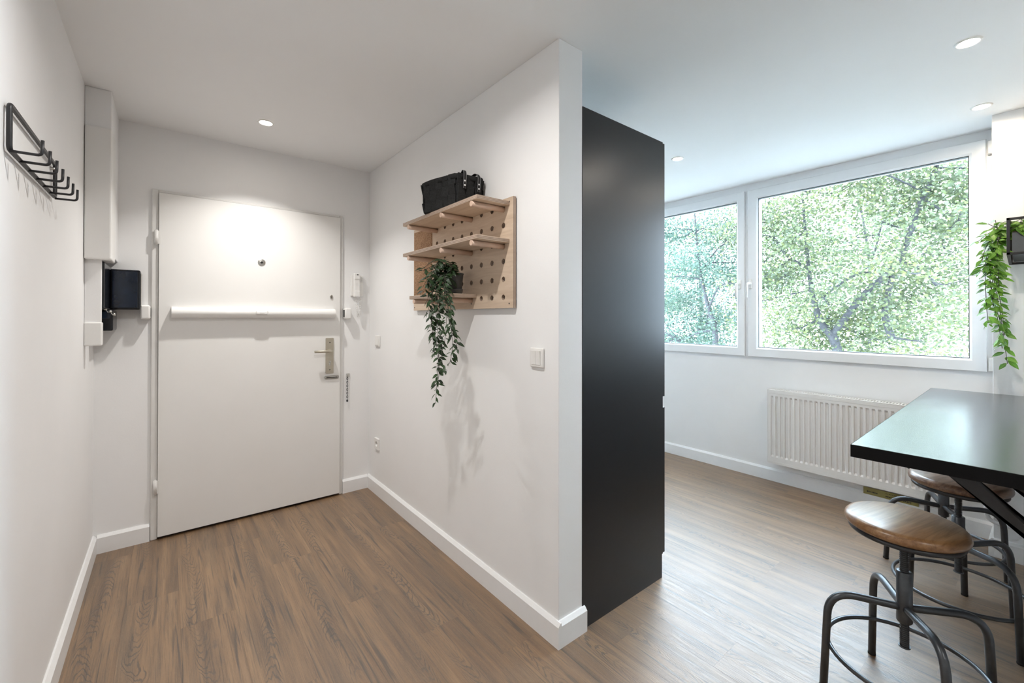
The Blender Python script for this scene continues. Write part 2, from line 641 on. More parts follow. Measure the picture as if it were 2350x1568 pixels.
# ------------------------------------------------------------------ ceiling downlights
def downlight(x, y, watt, col, label, size=1.9):
    t = thing('ceiling_light', label, 'downlight', (x, y, H), 0, 'recessed ceiling downlights')
    ring = MB()
    n = 32
    prof = [(.030, -.0005), (.031, -.004), (.036, -.006), (.041, -.004), (.043, -.0005)]
    ring.lathe(prof, n, cap=False)
    add('trim_ring', ring, 'plastic', t)
    add('bulb', MB().lathe([(.030, -.0006), (.024, -.003), (.010, -.004), (.001, -.004)], 24), 'bulb', t)
    ld = bpy.data.lights.new('downlight_lamp', 'AREA')
    ld.shape = 'DISK'
    ld.size = .052
    ld.energy = watt * .3
    ld.color = col
    ld.spread = size
    lo = bpy.data.objects.new('lamp', ld)
    COL.objects.link(lo)
    lo.parent = t
    lo.location = (0, 0, -.012)


WARM = (1.0, .90, .77)
NEUT = (1.0, .97, .935)
downlight(.438, 2.833, HALL_W * .85, NEUT, 'lit round downlight in the hall ceiling above the front door', 2.0)
downlight(.42, 1.2, HALL_W * 1.25, NEUT, 'hall downlight nearer the viewer, between coat rack and pegboard', 2.8)
downlight(2.546, .212, LIVING_W * 1.2, WARM, 'lit warm downlight over the middle of the bar table', 2.8)
downlight(3.37, .233, LIVING_W * .6, (1, .80, .56), 'lit warm downlight beside the pier and window', 2.9)
downlight(2.81, 1.65, LIVING_W, NEUT, 'lit downlight just right of the tall black cabinet', 2.8)
downlight(.6, -1.3, HALL_W, NEUT, 'added fill downlight, unseen behind the viewer', 2.8)  # added lamp out of view, lights the floor around the camera

# ------------------------------------------------------------------ front door
door = bpy.data.objects.new('door_1', None)
COL.objects.link(door)
door.location = ((DX0 + DX1) / 2, YD, 0)
door['kind'] = 'structure'
door['label'] = 'white flush front door with security bar and lever handle'
door['category'] = 'door'
dx = (DX0 + DX1) / 2


def dpart(name, mb, mat, parent=door):
    bmesh.ops.translate(mb.bm, verts=mb.bm.verts, vec=(-dx, -YD, 0))
    return add(name, mb, mat, parent)


jamb = MB()
jamb.box((DX0 - .010, YD - .016, 0), (DX0 + .022, YD + .10, DZ + .012), .005, 2)
dpart('frame_jamb', jamb, 'framewhite')
dpart('frame_jamb', MB().box((DX1 - .018, YD - .016, 0), (DX1 + .006, YD + .10, DZ + .012), .005, 2), 'framewhite')
dpart('frame_head', MB().box((DX0 + .022, YD - .014, DZ - .006), (DX1 - .018, YD + .10, DZ + .010), .004, 2), 'framewhite')
leaf = dpart('door_leaf', MB().box((-.043, YD - .030, .016), (.995, YD + .02, 2.046), .0025, 2), 'doorwhite')
dpart('threshold_shade', MB().box((DX0 + .02, YD + .0, 0.0), (DX1 - .016, YD + .06, .006)), 'dark')  # threshold coloured dark to stand for shade in the under-door gap
for z0, z1 in ((1.738, 1.822), (.27, .352)):
    hg = MB().cyl((DX0 + .012, YD - .030, z0), (DX0 + .012, YD - .030, z1), .0095, 12)
    hg.cyl((DX0 + .012, YD - .030, z0 - .004), (DX0 + .012, YD - .030, z0), .006, 10)
    hg.cyl((DX0 + .012, YD - .030, z1), (DX0 + .012, YD - .030, z1 + .004), .006, 10)
    hg.box((DX0 + .012, YD - .032, z0 + .004), (-.036, YD - .027, z1 - .004))
    dpart('hinge', hg, 'framewhite')


def disc_y(x, y, z, prof, n=24, sx=1):
    """lathe facing the hall (axis towards -y)"""
    m = Matrix.Translation((x, y, z)) @ Matrix.Rotation(PI / 2, 4, 'X') @ Matrix.Diagonal((sx, 1, 1, 1))
    return MB().lathe(prof, n, m)


FY = YD - .030
pp = dpart('peephole', disc_y(.487, FY, 1.675, [(.0225, 0), (.0225, .002), (.020, .004), (.016, .003), (.012, .004), (.008, .0045)]), 'chrome')
dpart('lens', disc_y(.487, FY - .0045, 1.675, [(.0075, 0), (.004, .0018)]), 'dark', pp)
ul = dpart('upper_lock', disc_y(.932, FY, 1.459, [(.0165, 0), (.0165, .004), (.014, .006)], 24, .62), 'chrome')
dpart('keyway', MB().box((.9305, FY - .0066, 1.452), (.9335, FY - .0058, 1.466)), 'dark', ul)
pl = MB()
out = []
for cx, cz, a0 in ((.947 - .006, 1.161 - .006, 0), (.893 + .006, 1.161 - .006, PI / 2), (.893 + .006, .904 + .006, PI), (.947 - .006, .904 + .006, 1.5 * PI)):
    for k in range(5):
        a = a0 + k * PI / 8
        out.append((cx + .006 * math.cos(a), cz + .006 * math.sin(a)))
pl.prism(out, FY, FY - .008, 1)
plate = dpart('lock_plate', pl, 'handle_metal')
hd = MB().cyl((.921, FY - .008, 1.068), (.921, FY - .014, 1.068), .0155, 20)
hd.tube(fillet([(.921, FY - .010, 1.068), (.921, FY - .052, 1.068), (.806, FY - .055, 1.068)], .02), .0095, 14)
dpart('lever_handle', hd, 'handle_metal', plate)
cy = disc_y(.921, FY - .008, .987, [(.0085, 0), (.0085, .0025), (.006, .003)])
cy.box((.9165, FY - .0105, .962), (.9255, FY - .008, .985), .003, 2)
dpart('lock_cylinder', cy, 'chrome', plate)
dpart('keyhole', MB().box((.9202, FY - .0118, .980), (.9218, FY - .0108, .993)), 'dark', plate)
for z in (1.128, .930):
    dpart('plate_screw', disc_y(.921, FY - .008, z, [(.004, 0), (.003, .0012)], 12), 'dark', plate)
ss = dpart('latch_slot', MB().box((.886, FY - .010, .864), (.983, FY, .886), .008, 3), 'chrome')
dpart('slot_gap', MB().box((.897, FY - .0108, .871), (.974, FY - .0098, .878)), 'dark', ss)

# security bar across the door
SBX, SBZ = .482, 1.339
bar = thing('security_bar', 'long white security bar mounted across the front door', 'security bar', (SBX, FY, SBZ))
prof = [(.0, -.032), (-.024, -.032)] + [(-.024 - .033 * math.cos(a_), .032 * math.sin(a_)) for a_ in [(-80 + 10 * k_) * PI / 180 for k_ in range(17)]] + [(-.024, .032), (.0, .032)]
b1 = MB().prism(prof, -.436, .436, 0)
add('bar_body', b1, 'plastic', bar)
for s in (-1, 1):
    prof2 = [(a * 1.02 if a else 0, z * 1.03) for a, z in prof]
    add('end_cap', MB().prism(prof2, s * .436, s * .465, 0), 'plastic', bar)
bd = add('lock_badge', MB().box((-.036, -.063, -.014), (.036, -.050, .014), .010, 3, True), 'plastic', bar)
add('badge_inset', MB().box((-.012, -.0645, -.005), (.014, -.0625, .005), .0008, 1), 'framewhite', bd)


def wall_bracket(x0, x1, label, flip):
    t = thing('lock_bracket', label, 'lock bracket', ((x0 + x1) / 2, YD, 1.339), 0, 'security bar wall brackets')
    wd = (x1 - x0) / 2
    add('bracket_cover', MB().box((-wd, -.062, -.041), (wd, 0, .041), .010, 3, True), 'plastic', t)
    s = 1 if flip else -1
    add('bolt_opening', MB().box((s * wd - .0012, -.046, -.026), (s * wd + .0012, -.020, .026)), 'dark', t)
    return t


wall_bracket(-.124, -.078, 'white lock bracket on the wall left of the front door', True)
wall_bracket(1.022, 1.068, 'white lock bracket on the wall right of the front door under the intercom', False)

# intercom handset with coiled cord
ic = thing('intercom', 'white intercom handset with coiled cord beside the front door', 'intercom', (1.122, YD, 1.55))
add('base_plate', MB().box((-.046, -.022, -.078), (.046, 0, .082), .004, 2), 'plastic', ic)
hs = MB()
hs.box((-.032, -.050, -.086), (.012, -.022, .094), .006, 2)
hs.box((-.031, -.056, .048), (.011, -.046, .092), .004, 2)
hs.box((-.031, -.056, -.084), (.011, -.046, -.040), .004, 2)
hset = add('handset', hs, 'plastic', ic)
add('sound_slot', MB().box((-.014, -.0572, .078), (-.002, -.0555, .084)), 'dark', hset)
for i in range(4):
    for j in range(4):
        add('sound_hole', MB().box((-.019 + i * .005, -.0509, -.002 + j * .006), (-.0168 + i * .005, -.0497, .0005 + j * .006)), 'framewhite', hset)
for i in range(2):
    for j in range(4):
        add('button', MB().box((.020 + i * .012, -.026, .030 + j * .011), (.027 + i * .012, -.021, .037 + j * .011), .001, 1), 'framewhite', ic)
pth = []
for k in range(241):
    t = k / 240
    a = t * PI
    cx = -.012 + .034 * (t) + .0
    cz = -.080 - .155 * math.sin(a) ** .8
    ph = t * 2 * PI * 34
    pth.append((cx + .006 * math.cos(ph), -.034 + .006 * math.sin(ph), cz))
add('coiled_cord', MB().tube(pth, .0016, 5), 'plastic', ic)

# door chain
dc = thing('door_chain', 'thin dark door chain hanging right of the front door', 'chain', (1.053, YD, .877))
add('anchor_plate', MB().box((-.004, -.010, -.014), (.020, 0, .014), .003, 2), 'chrome', dc)
for k in range(13):
    lp = []
    for i in range(12):
        a = 2 * PI * i / 12
        u, v = .0048 * math.cos(a), .0095 * math.sin(a)
        if k % 2:
            lp.append((u, -.014, -.012 - k * .0135 + v))
        else:
            lp.append((u * .35, -.014 + u, -.012 - k * .0135 + v))
    add('chain_link', MB().tube(lp, .0016, 6, closed=True), 'screwgrey', dc)
add('end_knob', MB().box((-.006, -.020, -.198), (.006, -.008, -.182), .003, 2), 'screwgrey', dc)


# switches and socket on the partition
def on_partition(name, label, cat, y, z):
    return thing(name, label, cat, (XP, y, z))


t = on_partition('light_switch', 'double white rocker light switch near the partition corner', 'light switch', 1.3595, 1.1415)
add('switch_frame', MB().box((-.011, -.0415, -.0415), (0, .0415, .0415), .005, 3, True), 'plastic', t)
for s in (-1, 1):
    y0, y1 = (-.0275, -.0006) if s < 0 else (.0006, .0275)
    add('rocker', MB().poly([(-.0105, y0, -.029), (-.0105, y1, -.029), (-.0105, y1, .029), (-.0105, y0, .029),
                             (-.013, y0, -.029), (-.013, y1, -.029), (-.0165, y1, .029), (-.0165, y0, .029)],
                            [(0, 1, 2, 3), (4, 7, 6, 5), (0, 4, 5, 1), (1, 5, 6, 2), (2, 6, 7, 3), (3, 7, 4, 0)]), 'plastic', t)
add('rocker_gap', MB().box((-.0112, -.0285, -.0303), (-.0104, .0285, .0303)), 'framewhite', t)

t = on_partition('light_switch', 'single white rocker switch in the corner by the front door', 'light switch', 3.13, 1.135)
add('switch_frame', MB().box((-.011, -.0415, -.0415), (0, .0415, .0415), .005, 3, True), 'plastic', t)
add('rocker', MB().poly([(-.0105, -.0275, -.029), (-.0105, .0275, -.029), (-.0105, .0275, .029), (-.0105, -.0275, .029),
                         (-.0165, -.0275, -.029), (-.0165, .0275, -.029), (-.013, .0275, .029), (-.013, -.0275, .029)],
                        [(0, 1, 2, 3), (4, 7, 6, 5), (0, 4, 5, 1), (1, 5, 6, 2), (2, 6, 7, 3), (3, 7, 4, 0)]), 'plastic', t)

t = on_partition('wall_socket', 'white wall socket low in the corner by the front door', 'socket', 3.136, .372)
so = MB()
n = 24
ring = [(.0195 * math.cos(2 * PI * i / n), .0195 * math.sin(2 * PI * i / n)) for i in range(n)]
sq = []
for i in range(n):
    a = 2 * PI * i / n
    c, s = math.cos(a), math.sin(a)
    k = .0405 / max(abs(c), abs(s))
    sq.append((c * k, s * k))
rows = [[(0, *q) for q in sq], [(-.010, *q) for q in sq], [(-.012, q[0] * .95, q[1] * .95) for q in sq], [(-.012, *q) for q in ring], [(-.002, *q) for q in ring]]
pts = [p for r in rows for p in r]
fc = []
for j in range(len(rows) - 1):
    for i in range(n):
        fc.append((j * n + i, j * n + (i + 1) % n, (j + 1) * n + (i + 1) % n, (j + 1) * n + i))
fc.append(tuple(range((len(rows) - 1) * n, len(rows) * n)))
so.poly(pts, fc)
add('socket_body', so, 'plastic', t)
for s in (-1, 1):
    add('pin_hole', MB().cyl((-.0035, s * .0095, 0), (-.0018, s * .0095, 0), .0028, 10), 'dark', t)
add('earth_clip', MB().box((-.008, -.003, .0165), (-.002, .003, .0195)), 'chrome', t)

# ------------------------------------------------------------------ pipe casing and electricity meter in the corner
pc = thing('pipe_casing', 'white boxed pipe casing in the corner left of the front door', 'casing', (XL, YD, 1.0))


def rel(t, mb):
    bmesh.ops.translate(mb.bm, verts=mb.bm.verts, vec=-Vector(t.location))
    return mb


add('upper_duct', rel(pc, MB().box((XL, 2.925, 1.62), (-.222, YD, H), .004, 2)), 'wall', pc)
add('cover_box', rel(pc, MB().box((XL + .002, 2.905, 1.592), (-.2185, 3.09, 2.243), .008, 3)), 'doorwhite', pc)
add('lower_duct', rel(pc, MB().box((XL, 2.945, 1.28), (-.2565, 2.958, 1.60), .004, 2)), 'wall', pc)
add('lower_cap', rel(pc, MB().box((XL, 2.935, 1.168), (-.2535, 2.985, 1.285), .007, 3)), 'doorwhite', pc)

em = thing('electricity_meter', 'dark blue-black electricity meter beside the white pipe casing', 'meter', (-.2, YD, 1.35))
hz = MB()
hz.box((XL + .002, 2.960, 1.352), (-.2475, YD, 1.588), .006, 2)
add('side_housing', rel(em, hz), 'meter', em)
add('meter_case', rel(em, MB().box((-.248, 3.205, 1.352), (-.121, YD, 1.574), .008, 3)), 'meter', em)
add('meter_window', rel(em, MB().box((-.238, 3.2025, 1.362), (-.133, 3.206, 1.565), .0015, 1)), 'meterblue', em)
add('case_rim', rel(em, MB().box((-.121, 3.222, 1.372), (-.1165, 3.30, 1.558), .002, 1)), 'chrome', em)
tb = add('terminal_box', rel(em, MB().box((-.312, 3.10, 1.238), (-.2255, YD, 1.346), .007, 3)), 'meter', em)
add('terminal_glass', rel(em, MB().box((-.305, 3.0975, 1.302), (-.238, 3.101, 1.34), .0015, 1)), 'meterblue', tb)
for x, z in ((-.255, 1.352), (-.236, 1.34), (-.222, 1.325)):
    add('lead_seal', rel(em, MB().lathe([(.002, -.006), (.007, -.003), (.007, .003), (.002, .006)], 12, Matrix.Translation((x, 3.093, z)) @ Matrix.Rotation(.9, 4, 'X'))), 'chrome', em)
add('seal_wire', rel(em, MB().tube([(-.255, 3.093, 1.352), (-.245, 3.088, 1.335), (-.236, 3.093, 1.34), (-.228, 3.089, 1.322), (-.215, 3.091, 1.318)], .0013, 6)), 'chrome', em)

# ------------------------------------------------------------------ coat rack on the left wall
cr = thing('coat_rack', 'black wire coat rack with seven hooks on the left wall', 'coat rack', (XL, 1.89, 1.727))
xo = .010
loop = fillet([(xo, .0, 0), (xo, -.276, 0), (xo, -.276, .113), (xo, .280, .113), (xo, .280, 0), (xo, .0, 0)], .014)
add('frame', MB().tube(loop[:-1], .0056, 12, closed=True), 'blackmetal', cr)
for k in range(7):
    y = -.274 + k * .0915
    hk = fillet([(xo, y, -.004), (xo + .0555, y, -.003), (xo + .0565, y, .036)], .010)
    add('hook', MB().tube(hk, .0036, 10), 'blackmetal', cr)
for y in (.262,):
    add('screw', MB().cyl((0, y, .096), (.016, y, .096), .005, 12), 'chrome', cr)

# ------------------------------------------------------------------ pegboard shelf
Y0, Y1, Z0, Z1 = 1.501, 2.495, 1.354, 1.854
pb = thing('pegboard_shelf', 'birch plywood pegboard with three shelves on the partition wall', 'shelf', (XP, (Y0 + Y1) / 2, Z0))
PTH = .022
ncol, nrow = 8, 6
hy = [1.573 + .0893 * k for k in range(ncol)]
hz_ = [1.4035 + .0825 * k for k in range(nrow)]
yc = [Y0] + [(a + b) / 2 for a, b in zip(hy, hy[1:])] + [hy[-1] + .045, Y1]
zc = [Z0] + [(a + b) / 2 for a, b in zip(hz_, hz_[1:])] + [Z1]
pm = MB()
x_f, x_b = XP - PTH, XP - .006
HR, n = .0128, 24
for i in range(len(yc) - 1):
    for j in range(len(zc) - 1):
        ya, yb, za, zb = yc[i], yc[i + 1], zc[j], zc[j + 1]
        if i >= ncol:
            pm.poly([(x_f, ya, za), (x_f, yb, za), (x_f, yb, zb), (x_f, ya, zb)], [(0, 1, 2, 3)])
            continue
        cy_, cz_ = hy[i], hz_[j]
        ring, outp, back = [], [], []
        for k in range(n):
            a = 2 * PI * (k + .5) / n
            c, s = math.cos(a), math.sin(a)
            ring.append((x_f, cy_ + HR * c, cz_ + HR * s))
            back.append((x_b, cy_ + HR * c, cz_ + HR * s))
            ty = ((yb - cy_) if c > 0 else (cy_ - ya)) / max(abs(c), 1e-9)
            tz = ((zb - cz_) if s > 0 else (cz_ - za)) / max(abs(s), 1e-9)
            tt = min(ty, tz)
            outp.append((x_f, cy_ + tt * c, cz_ + tt * s))
        P = ring + outp + back
        fcs = [(k, (k + 1) % n, n + (k + 1) % n, n + k) for k in range(n)]
        fcs += [(k, 2 * n + k, 2 * n + (k + 1) % n, (k + 1) % n) for k in range(n)]
        corners = {}
        base = len(P)
        for (py_, pz_) in ((yb, zb), (ya, zb), (ya, za), (yb, za)):
            P.append((x_f, py_, pz_))
        for ci, (py_, pz_) in enumerate(((yb, zb), (ya, zb), (ya, za), (yb, za))):
            ang = math.atan2(pz_ - cz_, py_ - cy_) % (2 * PI)
            k = int(math.floor(ang / (2 * PI / n) - .5)) % n
            fcs.append((n + k, n + (k + 1) % n, base + ci))
        pm.poly(P, fcs)
pm.poly([(x_f, Y0, Z0), (x_f, Y1, Z0), (x_f, Y1, Z1), (x_f, Y0, Z1), (x_b, Y0, Z0), (x_b, Y1, Z0), (x_b, Y1, Z1), (x_b, Y0, Z1)],
        [(0, 4, 5, 1), (1, 5, 6, 2), (2, 6, 7, 3), (3, 7, 4, 0)])
bmesh.ops.remove_doubles(pm.bm, verts=pm.bm.verts, dist=1e-5)
add('board', rel(pb, pm), 'ply_x', pb)
add('cork_panel', rel(pb, MB().box((x_f - .004, 2.256, Z0 + .085), (x_f, 2.482, Z1 - .018))), 'cork', pb)
for z in (Z0 + .06, Z1 - .045):
    add('shade_batten', rel(pb, MB().box((XP - .006, Y0 + .06, z - .01), (XP, Y1 - .06, z + .01))), 'dark', pb)  # added unseen dark battens; the gap they hold makes the holes look shaded
for y, z in ((Y0 + .028, Z0 + .02), (Y1 - .012, Z0 + .018), (Y1 - .012, Z1 - .02), (Y0 + .028, Z1 - .02), (1.84, Z0 + .026), (2.12, Z0 + .026)):
    add('board_screw', rel(pb, MB().cyl((x_f - .001, y, z), (x_f + .001, y, z), .0038, 10)), 'screwgrey', pb)
SHX = 1.024
for z, ya, yb, xs in ((1.836, 1.527, 2.263, SHX), (1.666, 1.527, 2.262, SHX), (1.4265, 1.792, 2.178, SHX)):
    add('shelf_board', rel(pb, MB().box((xs, ya, z - .018), (x_f - .0006, yb, z), .0012, 1)), 'ply_z', pb)
    ds = (1.573, 1.84, 2.20) if z > 1.5 else (1.84, 2.13)
    for y in ds:
        dm = MB().cyl((xs + .002, y, z - .018 - .0125), (XP - .002, y, z - .018 - .0125), .0122, 16)
        add('dowel', rel(pb, dm), 'beech', pb)

# ------------------------------------------------------------------ felt basket on the top shelf
bk = thing('felt_basket', 'black woven felt basket with riveted handles on the top shelf', 'basket', (1.107, 1.873, 1.8365), math.radians(6))
BW, BD, BHT = .158, .285, .150          # depth (x), width (y), height


def bask(s, z, off=0.0):
    """point and outward normal on the rounded rectangular wall; s in 0..1"""
    fl = 1 + .07 * z / BHT
    hx, hy_, r = BW / 2 * fl, BD / 2 * fl, .030
    segs = [('l', (hx, -hy_ + r), (hx, hy_ - r), (1, 0)), ('a', (hx - r, hy_ - r), 0), ('l', (hx - r, hy_), (-hx + r, hy_), (0, 1)), ('a', (-hx + r, hy_ - r), PI / 2),
            ('l', (-hx, hy_ - r), (-hx, -hy_ + r), (-1, 0)), ('a', (-hx + r, -hy_ + r), PI), ('l', (-hx + r, -hy_), (hx - r, -hy_), (0, -1)), ('a', (hx - r, -hy_ + r), 1.5 * PI)]
    lens = [2 * (hy_ - r) if q[0] == 'l' and abs(q[3][0]) else (2 * (hx - r) if q[0] == 'l' else r * PI / 2) for q in segs]
    d = (s % 1) * sum(lens)
    for q, ln in zip(segs, lens):
        if d <= ln:
            if q[0] == 'l':
                f = d / ln
                p = Vector((q[1][0] + (q[2][0] - q[1][0]) * f, q[1][1] + (q[2][1] - q[1][1]) * f, z))
                nn = Vector((*q[3], 0))
            else:
                a = q[2] + d / r
                nn = Vector((math.cos(a), math.sin(a), 0))
                p = Vector((q[1][0], q[1][1], z)) + nn * r
            return p + nn * off, nn
        d -= ln
    return Vector((hx, -hy_ + r, z)), Vector((1, 0, 0))


NS = 72
sh = MB()
rows = []
for z, off in ((0, -.003), (.05, -.003), (.10, -.003), (BHT - .004, -.003), (BHT - .004, -.008), (.05, -.008), (.004, -.008)):
    rows.append([sh.bm.verts.new(bask(i / NS, z, off)[0]) for i in range(NS)])
for a, b in zip(rows, rows[1:]):
    for i in range(NS):
        sh.bm.faces.new((a[i], a[(i + 1) % NS], b[(i + 1) % NS], b[i]))
sh.bm.faces.new(rows[0][::-1])
sh.bm.faces.new(rows[-1])
add('basket_shell', sh, 'felt', bk)
sqm = MB().box((-.0035, -.0235, -.0255), (.0035, .0235, .0255), .003, 2).mesh('felt_square')
nc = 17
for j in range(3):
    for i in range(nc):
        p, nn = bask((i + .5 * (j % 2) * 0) / nc, .026 + j * .0475, .0005)
        o = add('felt_square', sqm, 'felt', bk)
        ang = math.atan2(nn.y, nn.x)
        tilt = .2 if (i + j) % 2 else -.2
        o.location = p
        if (i + j) % 2:
            o.rotation_euler = (0, random.uniform(-.03, .03), ang + tilt * .9)
        else:
            o.rotation_euler = (0, .2, ang + random.uniform(-.05, .05))
rim = MB()
rows = []
for z, off in ((.126, .0045), (.138, .0055), (BHT - .002, .0045), (BHT + .001, 0), (BHT - .002, -.0085), (.128, -.0085)):
    rows.append([rim.bm.verts.new(bask(i / NS, z, off)[0] + Vector((0, 0, .006 * math.sin(i / NS * 4 * PI + 1)))) for i in range(NS)])
for k in range(len(rows)):
    a, b = rows[k], rows[(k + 1) % len(rows)]
    for i in range(NS):
        f = rim.bm.faces.new((a[i], a[(i + 1) % NS], b[(i + 1) % NS], b[i]))
        f.smooth = True
add('rim_band', rim, 'felt', bk)
hx, hy_ = BW / 2 * 1.07, BD / 2 * 1.07


def ribbon(path, width_dir, w, th=.0022):
    m = MB()
    wd = Vector(width_dir).normalized() * w / 2
    rows = []
    N = len(path)
    for i, p in enumerate(path):
        p = Vector(p)
        t = (Vector(path[min(i + 1, N - 1)]) - Vector(path[max(i - 1, 0)])).normalized()
        nn = t.cross(wd).normalized() * th / 2
        rows.append([m.bm.verts.new(p + wd + nn), m.bm.verts.new(p - wd + nn), m.bm.verts.new(p - wd - nn), m.bm.verts.new(p + wd - nn)])
    for a, b in zip(rows, rows[1:]):
        for k in range(4):
            m.bm.faces.new((a[k], a[(k + 1) % 4], b[(k + 1) % 4], b[k]))
    m.bm.faces.new(rows[0][::-1])
    m.bm.faces.new(rows[-1])
    return m


for end in (-1, 1):
    yo = end * (hy_ + .0075)
    for sx in (-.043, .043):
        x = sx
        pth = fillet([(x, yo - end * .004, .078), (x, yo + end * .001, .150), (x * .9, yo - end * .012, .168), (x * .6, yo - end * .05, .150), (x * .2, yo - end * .06, .138)], .012, 4)
        sp = add('handle_strap', ribbon(pth, (1, 0, 0), .019), 'strap', bk)
        for e2 in (-1, 1):
            st = [Vector(q) + Vector((e2 * .0078, end * .0018, 0)) for q in pth[:8]]
            add('stitching', MB().tube(st, .0007, 5), 'stitch', sp)
        for z in (.092, .113):
            m = Matrix.Translation((x, yo - end * .002, z)) @ Matrix.Rotation(-end * PI / 2, 4, 'X')
            add('rivet', MB().lathe([(.0042, 0), (.0042, .003), (.002, .0048)], 14, m), 'rivet', sp)


# ------------------------------------------------------------------ trailing plants
def leaf_mesh(L_, W_, mat, fold=.25, droop=.25):
    m = MB()
    ts = [0, .18, .42, .68, .88, 1]
    ws = [.06, .62, 1.0, .72, .28, 0]
    rows = []
    for t_, w_ in zip(ts, ws):
        z = -droop * L_ * t_ * t_
        y = W_ / 2 * w_
        rows.append(((L_ * t_, y, z + fold * y), (L_ * t_, 0, z), (L_ * t_, -y, z + fold * y)))
    pts, fc = [], []
    for r_ in rows:
        pts += list(r_)
    for k in range(len(rows) - 1):
        a, b = 3 * k, 3 * k + 3
        fc += [(a, a + 1, b + 1, b), (a + 1, a + 2, b + 2, b + 1)]
    m.poly(pts, fc, True)
    bmesh.ops.remove_doubles(m.bm, verts=m.bm.verts, dist=1e-6)
    me = m.mesh('leaf')
    me.materials.append(MAT[mat])
    return me


def smooth_path(pts, n=5):
    pts = [Vector(p) for p in pts]
    out = []
    for i in range(len(pts) - 1):
        p0, p1, p2, p3 = pts[max(i - 1, 0)], pts[i], pts[i + 1], pts[min(i + 2, len(pts) - 1)]
        for k in range(n):
            t = k / n
            out.append(.5 * ((2 * p1) + (p2 - p0) * t + (2 * p0 - 5 * p1 + 4 * p2 - p3) * t * t + (3 * p1 - p0 - 3 * p2 + p3) * t ** 3))
    out.append(pts[-1])
    return out


def strand(plant, path, leaves, spacing, spread, outdir, r=.0011, side=True, stem_name='stem', jitter=1.0):
    base = Vector(plant.location)
    path = smooth_path([Vector(p) - base for p in path])
    st = add(stem_name, MB().tube(path, r, 6), 'twig', plant)
    d, nxt, k = 0, spacing * .4, random.randint(0, 1)
    for a, b in zip(path, path[1:]):
        seg = (b - a).length
        while nxt <= d + seg:
            p = a.lerp(b, (nxt - d) / seg)
            t_ = (b - a).normalized()
            for rep in range(2 if random.random() < .45 else 1):
                az = random.uniform(-1, 1) * 1.2 + (PI / 2 if k % 2 else -PI / 2)
                ref = Vector(outdir).normalized()
                sidev = Vector((0, 0, 1)).cross(ref)
                dirv = (ref * math.cos(az) * spread + sidev * math.sin(az) * spread + Vector((0, 0, random.uniform(-.75, .25))) + t_ * .25)
                dirv.normalize()
                zref = (Vector((0, 0, 1)) + ref * .9 + Vector((random.uniform(-.5, .5), random.uniform(-.5, .5), 0)) * jitter)
                yv = zref.cross(dirv).normalized()
                zv = dirv.cross(yv)
                sc = random.uniform(.72, 1.12)
                mw = Matrix((dirv, yv, zv)).transposed().to_4x4()
                o = add('leaf', random.choice(leaves), None, st)
                o.matrix_local = Matrix.Translation(p + dirv * .004) @ mw @ Matrix.Diagonal((sc, sc, sc, 1))
                k += 1
            nxt += spacing * random.uniform(.75, 1.25)
        d += seg
    return st


# plant on the lowest pegboard shelf
hp = thing('hanging_plant', 'dark green trailing plant in a grey pot on the lowest pegboard shelf', 'plant', (1.125, 1.885, 1.427))
add('pot', MB().lathe([(.040, .002), (.050, .098), (.052, .100), (.052, .106), (.046, .106), (.044, .090), (.002, .088)], 28), 'potgrey', hp)
add('saucer', MB().lathe([(.044, 0), (.047, .022), (.049, .024), (.047, .026), (.043, .024)], 28), 'potgrey', hp)
add('soil', MB().lathe([(.044, .086), (.02, .093), (.002, .094)], 20), 'soil', hp)
LD = [leaf_mesh(.036, .0165, 'leaf_dark', .3, .2), leaf_mesh(.042, .019, 'leaf_dark', .2, .35), leaf_mesh(.030, .011, 'leaf_dark', .35, .1)]
topc = Vector((1.10, 1.872, 1.53))


def pxs(seq):
    return [on_x(a, b, x) for a, b, x in seq]


main = [
    [(1006, 640, 1.03), (1003, 700, 1.0), (1005, 770, .995), (1008, 850, .995), (1002, 890, .99), (1000, 928, .99)],
    [(1010, 640, 1.03), (1008, 700, 1.0), (1010, 760, .99), (1006, 820, 1.0), (1003, 880, .995)],
    [(1000, 630, 1.03), (992, 690, .99), (997, 750, .99), (1003, 800, .99), (1008, 860, .99)],
    [(1020, 635, 1.02), (1032, 690, .99), (1036, 740, .985), (1044, 780, .985), (1050, 800, .98)],
    [(1022, 640, 1.02), (1028, 700, .99), (1036, 760, .985), (1038, 800, .985), (1032, 835, .985)],
    [(1015, 640, 1.02), (1022, 690, 1.0), (1024, 750, .99), (1018, 800, .99)],
    [(990, 640, 1.02), (982, 690, .985), (990, 740, .985), (1000, 790, .99)],
    [(1005, 660, 1.02), (1012, 780, .99), (1016, 840, .985), (1026, 850, .985)],
    [(998, 640, 1.02), (990, 700, .985), (992, 760, .98), (998, 820, .985)],
    [(1018, 640, 1.02), (1026, 690, .985), (1030, 735, .98), (1040, 765, .98)],
    [(1004, 640, 1.02), (1000, 690, .98), (1002, 740, .975)],
]
for seq in main:
    strand(hp, [topc + Vector((random.uniform(-.02, .02), random.uniform(-.03, .03), 0))] + pxs(seq), LD, .021, .8, (-.9, -.45, 0))
for i in range(18):
    a = random.uniform(0, 2 * PI)
    hh = random.uniform(.01, .065)
    e = topc + Vector((-.045 + .045 * math.cos(a), -.012 + .05 * math.sin(a), hh))
    f = e + Vector((-.04 + .02 * math.cos(a), .02 * math.sin(a), -random.uniform(.02, .12)))
    strand(hp, [topc, (topc + e) / 2 + Vector((0, 0, .02)), e, f], LD, .016, .9, (-.9, -.4, 0), .001)

# bright plant in the wall planter on the pier
wp = thing('wall_planter', 'black metal box planter hung on the white pier beside the window', 'planter', (XR, -.02, 1.60))
fx, fb, fy0, fy1, fz1 = -.20, -.002, -.14, .163, .22
br_ = .006


